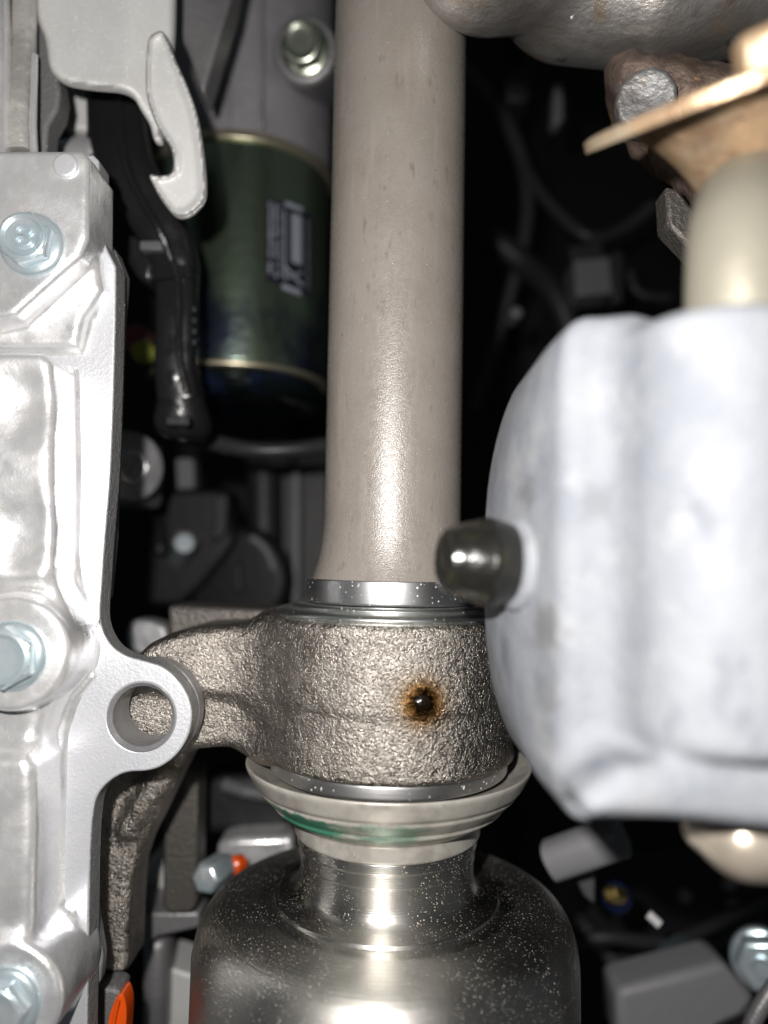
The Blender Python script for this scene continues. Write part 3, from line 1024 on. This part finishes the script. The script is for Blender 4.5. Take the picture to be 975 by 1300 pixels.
zb2 = thing('background_bolt', P(235, 700, .33), 'small bluish zinc bolt in the dark behind the casing edge', 'bolt')
obj('head', lathe([(.0062, -.004), (.0062, .003), (.005, .0045), (.0004, .005)], P(234, 690, .33), (.3, -.8, .2), 6), M['castgrey'], zb2, bevel=(.0008, 2))
obj('shank', lathe([(.004, -.03), (.004, 0)], P(234, 690, .32), (.3, -.8, .2), 16), M['zinc'], zb2)

hb = thing('black_harness_block', P(270, 760, .34), 'black plastic harness block beside the shaft above the bearing bracket', 'harness block')
obj('block_body', prism([(150, 620), (290, 620), (300, 690), (260, 740), (230, 770), (150, 770)], .345, .03), M['blackmatt'], hb, bevel=(.003, 3))
obj('raised_edge', prism([(272, 628), (290, 628), (288, 676), (270, 690)], .340, .006), M['darkgrey'], hb, bevel=(.001, 2))
obj('side_tab', prism([(222, 582), (246, 578), (247, 620), (224, 622)], .33, .01), M['midgrey'], hb, bevel=(.001, 2))
obj('lower_pin', lathe(fillet([(.003, -.02), (.003, .004), (.001, .006)], .001), P(203, 690, .33), (.2, -.5, -.6), 16), M['darkgrey'], hb)
rv = thing('round_cover', P(320, 775, .34), 'round black cover with a raised arc below the starter motor', 'cover')
obj('disc', lathe(fillet([(.026, 0), (.026, .006), (.022, .009), (.004, .009)], .002), P(305, 735, .36), (-.1, -1, 0), 48), M['blackmatt'], rv)
obj('raised_arc', sweep([P(305 + 44 * math.cos(a), 735 - 55 * math.sin(a), .348) for a in np.linspace(.2, 1.25, 14)], .0022, 10), M['midgrey'], rv, sharp=None)
obj('centre_rib', boxpx(298, 716, 307, 752, .347, .006), M['darkgrey'], rv, bevel=(.001, 2))
gp = thing('gearbox_wall', P(360, 770, .37), 'dark ribbed gearbox wall behind the shaft below the hose', 'gearbox')
obj('wall_panel', prism([(315, 590), (420, 590), (420, 780), (345, 780), (310, 690)], .385, .02), M['darkgrey'], gp, bevel=(.003, 3))
obj('column', sweep([P(335, 600, .372), P(336, 690, .372)], S(22, .37), 20), M['darkgrey'], gp)
obj('upright_rib', boxpx(370, 588, 381, 770, .372, .014), M['midgrey'], gp, bevel=(.001, 2))
obj('lower_lug', prism([(255, 745), (300, 748), (310, 765), (250, 768)], .36, .02), M['midgrey'], gp, bevel=(.003, 3))
obj('pale_lug', prism([tuple(p) for p in curve([(162, 792), (176, 786), (198, 790), (212, 800), (210, 830), (170, 832), (160, 815)], 3, True)], .262, .012), M['alu_dull'], bevel=(.003, 3),
    label='small pale metal lug above the bracket arm beside the casing', cat='lug')
yg = thing('indicator_plug', P(175, 480, .29), 'small pink and yellow green plug glinting behind the black conduit', 'plug')
M['pink'] = mat('dull_pink_plastic', (.25, .07, .10), 0, .4)
M['lime'] = mat('lime_plastic', (.45, .5, .08), 0, .25)
obj('plug_body', lathe(fillet([(.006, -.01), (.006, .004), (.004, .006)], .002), P(176, 432, .29), (.1, -1, -.2), 24), M['pink'], yg)
obj('plug_tip', lathe([(.0045, -.006), (.0045, 0), (.003, .003), (.0004, .0035)], P(182, 447, .283), (.2, -1, -.2), 20), M['lime'], yg, sharp=None)

# ------------------------------------------------------------------ lower left, behind the bracket leg
lc = thing('lower_casting', P(220, 1310, .26), 'grey machined casting behind the bracket leg beside the joint cup', 'casting')
obj('pale_web', prism([(168, 1150), (172, 1118), (190, 1090), (215, 1070), (215, 1158), (170, 1158)], .275, .02), M['greypaint'], lc, bevel=(.003, 3))
obj('cross_arm', prism([(140, 1160), (252, 1158), (254, 1178), (200, 1190), (180, 1205), (140, 1206)], .255, .02), M['castgrey'], lc, bevel=(.001, 2))
obj('column', prism([(178, 1195), (212, 1192), (208, 1330), (176, 1330)], .262, .015), M['castgrey'], lc, bevel=(.004, 3))
obj('low_block', prism([(206, 1226), (250, 1240), (250, 1330), (204, 1330)], .27, .02), M['greypaint'], lc, bevel=(.001, 2))
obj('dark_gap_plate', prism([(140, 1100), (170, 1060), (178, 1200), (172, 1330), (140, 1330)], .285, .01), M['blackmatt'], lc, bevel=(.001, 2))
obj('dark_post', prism([(208, 975), (252, 975), (250, 1150), (240, 1160), (212, 1160), (206, 1150)], .25, .012), M['iron_dark'], bevel=(.001, 2),
    label='dark brown flat steel post behind the bracket leg', cat='post')
ps = thing('pale_slab', P(320, 1110, .27), 'pale machined slab behind the dust shield', 'slab')
obj('slab_body', prism([(275, 1070), (300, 1064), (372, 1062), (372, 1125), (275, 1125)], .272, .02), M['alu'], ps, bevel=(.002, 2))
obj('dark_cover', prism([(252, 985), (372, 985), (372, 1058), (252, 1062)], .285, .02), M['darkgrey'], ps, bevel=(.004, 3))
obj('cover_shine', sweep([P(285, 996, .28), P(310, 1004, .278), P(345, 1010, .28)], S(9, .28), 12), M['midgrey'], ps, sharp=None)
ob = thing('sealed_bolt', P(270, 1128, .245), 'small zinc bolt with an orange seal beside the joint cup', 'bolt')
obj('bolt_head', lathe([(.0052, -.01), (.0052, .002), (.0042, .0035), (.0003, .004)], P(266, 1112, .243), (-.25, -1, .1), 6), M['zinc'], ob, bevel=(.0006, 2))
obj('orange_seal', lathe(fillet([(.0028, -.008), (.0032, -.004), (.002, -.003)], .0006), P(285, 1103, .249), (-.6, -1, .1), 20), M['orange'], ob)
oc = thing('orange_connector', P(150, 1320, .21), 'orange sealed connector with a rough metal cap beside the casing', 'connector')
obj('metal_cap', prism([(112, 1258), (130, 1254), (146, 1255), (154, 1262), (142, 1284), (134, 1350), (110, 1350)], .206, .009), M['gasket'], oc, bevel=(.0015, 3))
obj('orange_face', prism([tuple(p) for p in curve([(152, 1262), (159, 1272), (160, 1298), (153, 1350), (130, 1350), (135, 1312), (141, 1282)], 5, True)], .2045, .006), M['orange'], oc, bevel=(.0022, 4))
obj('face_groove', sweep([P(x, y, .2034) for x, y in ((150, 1270), (145, 1292), (142, 1315), (140, 1335))], S(2.5, .2), 8), M['orange'], oc, sharp=None)

# ------------------------------------------------------------------ right: near mount with its plug
xcr = P(706, 700, .125).x
xl = P(628, 700, .149).x
sl = (.149 - .125) / (xcr - xl)


def on_slope(px, py):
    d = P(px, py, 1.0)
    Y = (.125 + xcr * sl) / (1 + d.x * sl) if px < 706 + 6 else .125
    q = P(px, py, Y)
    return (q.x, q.z)


arc = [tuple(p) for p in curve([(742, 1041), (716, 1029), (684, 982), (654, 915), (637, 850), (629, 790), (628, 700), (633, 622), (647, 557), (671, 491), (700, 436), (718, 415), (742, 404)], 4)]
DP = np.array([on_slope(*p) for p in arc] + [tuple(q) for q in poly2([(800, 405), (830, 420), (830, 1000), (790, 1040)], .125)])
FT = poly2([(735, 1010), (790, 972), (900, 968), (1300, 968), (1300, 1090), (975, 1053), (850, 1039), (742, 1037)], .110)
MC = P(917, 680, .118)
zm0, zm1 = P(917, 974, .104).z, P(917, 384, .106).z

def mount_f(x, y, z):
    d = np.hypot(x - MC.x, y - MC.y) - .0146
    w = np.abs(z - (zm0 + zm1) / 2) - (zm1 - zm0) / 2
    r = .003
    cyl = np.minimum(np.maximum(d + r, w + r), 0) + np.hypot(np.maximum(d + r, 0), np.maximum(w + r, 0)) - r
    pl = extr(sd_poly(x, z, DP), y, .1225, .166, .0022)
    slope = ((.125 - y) - (x - xcr) * sl) / math.hypot(1, sl)
    pl = smax(pl, slope, .0035)
    ft = extr(sd_poly(x, z, FT), y, .1080, .145, .0035)
    s = smin(pl, cyl, .008)
    return smin(s, ft, .004)


mt = thing('bushing_mount', P(900, 1055, .12), 'pale grey cast mount with an upright sleeve, close beside the shaft', 'mount')
mb = obj('mount_casting', solid(mount_f, (P(620, 700, .15).x, .098, P(900, 1095, .118).z), (P(1120, 700, .118).x, .17, P(917, 372, .118).z), .0009), M['mount'], mt, sharp=None)
mb.data.shade_smooth()
pg = thing('rubber_plug', P(600, 770, .14), 'shiny black rubber plug sticking out of the pale mount', 'plug')
pa = P(616, 713, .139)
ax_ = Vector((-1, -.22, .04))
obj('plug_body', lathe([tuple(p) for p in curve([(.0070, -.006), (.0082, -.0012), (.0083, .0004), (.0080, .0014), (.0069, .0048), (.0059, .0076), (.0053, .0083), (.0040, .0086), (.0004, .0086)], 5)], pa, ax_, 56), M['rubber'], pg, sharp=None)
obj('plug_collar', lathe(fillet([(.0076, -.014), (.0092, -.007), (.0090, -.0052), (.0070, -.0045)], .001), pa, ax_, 48), M['mount'], pg)

# ------------------------------------------------------------------ upper right: exhaust
xs = thing('exhaust_shield', P(760, 80, .19), 'bulging warm grey heat shield of the exhaust above the rusty flange', 'heat shield')


def ex_f(x, y, z):
    a = capsule(x, y, z, P(628, -85, .180), P(740, -95, .185), S(119, .18), S(122, .185))
    b = capsule(x, y, z, P(735, -45, .192), P(830, -30, .19), S(118, .19), S(112, .19))
    c = capsule(x, y, z, P(830, -30, .19), P(1050, -90, .185), S(112, .19), S(135, .19))
    s = smin(b, c, .002)
    g = capsule(x, y, z, P(860, 72, .172), P(1000, 8, .16), S(7, .17))
    s = smax(s, -g, .003)
    return smin(a, s, .003)


e = obj('shield_shell', solid(ex_f, (P(460, 0, .2).x, .145, P(760, 95, .19).z), (P(1120, 0, .19).x, .245, P(700, -230, .2).z), .0011), M['exhaust'], xs, sharp=None)
e.data.shade_smooth()

fx = thing('exhaust_flange', P(900, 250, .14), 'heat tinted exhaust flange with flared neck under the heat shield', 'flange')
nrm = Vector((-.35, -.37, .85)).normalized()
fc = P(945, 112, .130)
obj('flange_plate', lathe(fillet([(.0290, -.0008), (.0290, .0012), (.0282, .0016), (.009, .0016)], .0005), fc, nrm, 72), M['rustgold'], fx)
obj('flared_neck', lathe([tuple(p) for p in curve([(.0200, -.001), (.0165, -.005), (.0128, -.011), (.0105, -.018), (.0095, -.026)], 6)], fc, nrm, 56), M['rustgold'], fx, sharp=None)
obj('stud_nut', lathe([(.0062, .001), (.0062, .006), (.005, .0075)], P(985, 95, .116), nrm, 6), M['rustgold'], fx, bevel=(.0006, 2))
rb = thing('rusty_bracket', P(880, 170, .185), 'brown rusty steel bracket with a weathered bolt behind the exhaust flange', 'bracket')
def lump_f(x, y, z):
    a = extr(sd_poly(x, z, LP), y, .186, .2, .003)
    b = capsule(x, y, z, P(800, 95, .188), P(900, 130, .186), .006, .009)
    c = capsule(x, y, z, P(868, 190, .183), P(905, 235, .178), .008, .006)
    s_ = smin(smin(a, b, .004), c, .004)
    return s_ + .0005 * np.sin(x * 330 + 2 * np.sin(z * 300)) * np.sin(z * 420 + 1 + y * 300) + .0002 * np.sin(x * 1100 + 2 * np.sin(z * 700))


LP = poly2([(782, 84), (840, 80), (1010, 70), (1010, 200), (860, 200), (820, 165), (795, 130)], .186)
obj('bracket_plate', solid(lump_f, (P(760, 100, .186).x, .168, P(880, 265, .18).z), (P(1010, 100, .186).x, .206, P(880, 60, .186).z), .001), M['rust'], rb, sharp=None).data.shade_smooth()
obj('lower_gusset', prism([(845, 235), (862, 240), (885, 270), (890, 330), (872, 310), (848, 285)], .18, .008), M['iron_dark'], rb, bevel=(.001, 2))
obj('weathered_bolt', lathe(fillet([(.0076, -.004), (.0078, .0020), (.0070, .0030), (.0040, .0026), (.0003, .0022)], .0008), P(820, 130, .183), (-.35, -1, -.25), 11, phase=.25), M['rustgrey'], rb, bevel=(.0012, 3))
obj('bolt_seat', lathe(fillet([(.0078, -.004), (.0078, .0002), (.006, .0006)], .0004), P(820, 130, .184), (-.25, -1, -.1), 32), M['rustgrey'], rb)

pp = thing('exhaust_pipe', P(945, 400, .115), 'beige steel pipe bending up from the pale mount to the exhaust flange', 'pipe')
ne = fc - nrm * .024
pth = curve([tuple(P(944, 420, .115)), tuple(P(944, 340, .1155)), tuple(P(946, 290, .118)), tuple(P(952, 262, .125)), tuple((P(958, 252, .131) + ne) / 2), tuple(ne)], 8)
obj('pipe_tube', sweep(pth, .0088, 40, up=(1, 0, 0)), M['pipe'], pp, sharp=50)

# ------------------------------------------------------------------ dim things in the void right of the shaft
gc = thing('grey_connector', P(755, 375, .36), 'mid grey plastic connector in the dark gap beside the shaft', 'connector')
obj('connector_body', prism([(728, 330), (775, 325), (778, 372), (732, 376)], .36, .02), M['midgrey'], gc, bevel=(.001, 2))
obj('connector_cap', prism([(722, 312), (762, 306), (770, 326), (726, 330)], .365, .02), M['darkgrey'], gc, bevel=(.001, 2))
obj('side_clip', prism([(776, 318), (792, 318), (792, 384), (777, 384)], .362, .015), M['darkgrey'], gc, bevel=(.001, 2))
obj('cable_clip', prism([(704, 105), (716, 102), (717, 150), (709, 158), (701, 154), (702, 135)], .34, .01), M['midgrey'], bevel=(.002, 3), label='small grey cable clip hanging in the dark beside the shaft', cat='clip')
hose('curved_hose', [(620, 300, .40), (665, 335, .40), (705, 375, .39), (725, 430, .39), (735, 520, .39)], 16, M['darkgrey'], 'dark curved hose in the gap between shaft and mount', 'hose')
obj('small_knob', lathe(fillet([(.003, -.01), (.003, .002), (.0015, .003)], .0008), P(655, 398, .34), (0, -1, 0), 20), M['midgrey'], label='tiny round grey knob in the dark gap beside the shaft', cat='knob')  # unidentified small round plastic knob
obj('relay_box', boxpx(642, 85, 672, 128, .40, .03), M['darkgrey'], bevel=(.002, 2), label='dark relay box far behind the shaft under the heat shield', cat='box')
obj('edge_trim', sweep([P(*p) for p in (tuple(q) for q in curve([(800, 345, .37), (806, 366, .37), (822, 376, .37), (850, 378, .37)], 5))], S(6, .37), 10), M['darkgrey'], sharp=None, label='thin dark trim bead beside the grey connector', cat='trim')

# ------------------------------------------------------------------ lower right
tb = obj('tie_rod_end', solid(lambda x, y, z: smin(capsule(x, y, z, P(945, 1066, .124), P(1060, 1075, .124), S(46, .124), S(52, .124)), capsule(x, y, z, P(890, 1050, .128), P(945, 1062, .124), S(24, .124), S(36, .124)), .004),
                              (P(840, 1000, .126).x, .114, P(900, 1145, .124).z), (P(1120, 1000, .126).x, .137, P(900, 990, .126).z), .001), M['chrome'], sharp=None,
         label='smooth bright steel rod end glinting below the pale mount', cat='rod end')
tb.data.shade_smooth()
obj('grey_sleeve', sweep([P(700, 1092, .255), P(740, 1078, .25), P(790, 1060, .245)], [S(24, .25)] * 3, 24, power=2.6), M['lightgrey'], label='mid grey plastic sleeve below the mount behind the joint cup', cat='sleeve', sharp=50)
obj('small_bracket_tab', prism([(728, 1108), (756, 1102), (756, 1150), (742, 1138)], .27, .01), M['midgrey'], bevel=(.001, 2), label='small grey tab under the plastic sleeve', cat='tab')
bz = thing('brass_fitting', P(780, 1150, .27), 'small yellow brass fitting in the dark below the mount', 'fitting')
obj('fitting_tip', lathe([(.0030, -.006), (.0030, .002), (.0016, .003)], P(778, 1136, .265), (-.9, -1, .5), 6), M['brass'], bz)
obj('fitting_collar', lathe(fillet([(.0055, -.012), (.0055, -.005), (.003, -.004)], .001), P(783, 1142, .268), (-.3, -1, .3), 24), M['endcap'], bz)
obj('white_tie', sweep([P(823, 1160, .26), P(838, 1174, .258)], S(5.5, .26), 12, power=3), M['white'], label='short white nylon tie end in the dark below the mount', cat='cable tie')
gb = thing('grey_cover', P(870, 1310, .23), 'mid grey plastic cover block at the foot of the dark recess', 'cover')
obj('cover_top', prism([(783, 1258), (920, 1222), (962, 1268), (945, 1292), (905, 1330), (785, 1330)], .285, .02), M['lightgrey'], gb, bevel=(.003, 3))
obj('cover_edge', prism([(905, 1300), (950, 1280), (962, 1268), (966, 1280), (940, 1330), (905, 1330)], .2845, .006), M['darkgrey'], gb, bevel=(.001, 2))
obj('blue_cap', prism([tuple(p) for p in curve([(850, 1240), (852, 1216), (872, 1205), (892, 1208), (905, 1222), (905, 1245)], 3, True)], .30, .012), mat('slate_plastic', (.07, .09, .10), 0, .4), bevel=(.002, 3), label='slate blue rounded cap behind the grey cover block', cat='cap')
zn = thing('zinc_nut', P(965, 1250, .275), 'bluish zinc nut beside the grey cover block', 'nut')
obj('nut_body', lathe([(.0098, -.006), (.0098, .002), (.0082, .0035), (.004, .0035)], P(968, 1224, .275), (-.5, -1, .2), 6, phase=.2), M['zinc'], zn, bevel=(.0008, 2))
obj('nut_flange', lathe(fillet([(.011, -.008), (.011, -.005), (.008, -.004)], .001), P(968, 1224, .275), (-.5, -1, .2), 36), M['zinc'], zn)
obj('thread_end', lathe(fillet([(.0034, 0), (.0034, .006), (.0028, .007)], .0005), P(968, 1224, .275), (-.5, -1, .2), 20), M['zinc'], zn)
hose('slim_pipe', [(985, 1250, .235), (968, 1275, .235), (955, 1300, .235), (945, 1340, .235)], 10, M['castgrey'], 'slim grey metal pipe running down beside the zinc nut', 'pipe')

# dim cables and a bracket in the dark right of the shaft
hose('black_cable', [(560, 60, .42), (640, 150, .41), (670, 260, .41), (640, 400, .42), (600, 520, .43)], 9, M['hose'], 'thin black cable looping down behind the shaft under the heat shield', 'cable')
hose('black_cable', [(830, 260, .40), (790, 290, .40), (745, 300, .39), (690, 250, .40), (655, 190, .41)], 7, M['hose'], 'thin black cable reaching up from the grey connector', 'cable')
hose('black_cable', [(690, 1210, .33), (760, 1190, .32), (850, 1195, .32), (930, 1160, .33), (990, 1130, .34)], 8, M['hose'], 'thin black cable crossing behind the grey cover block', 'cable')
fb = thing('frame_bracket', P(830, 1180, .4), 'dark folded steel bracket with holes far below the mount', 'bracket')
obj('bracket_web', prism([(745, 1090), (960, 1060), (975, 1180), (880, 1215), (790, 1230), (745, 1180)], .40, .006), M['darkgrey'], fb, bevel=(.001, 2))
obj('bracket_fold', prism([(745, 1175), (790, 1225), (880, 1210), (880, 1222), (786, 1240), (740, 1188)], .385, .015), M['midgrey'], fb, bevel=(.001, 2))
for (px, py) in ((868, 1137), (925, 1120), (930, 1150)):
    obj('rivet', lathe(fillet([(.004, -.003), (.004, .001), (.0025, .003), (.0003, .0035)], .001), P(px, py, .398), (-.2, -1, .3), 16), M['castgrey'], fb, sharp=None)
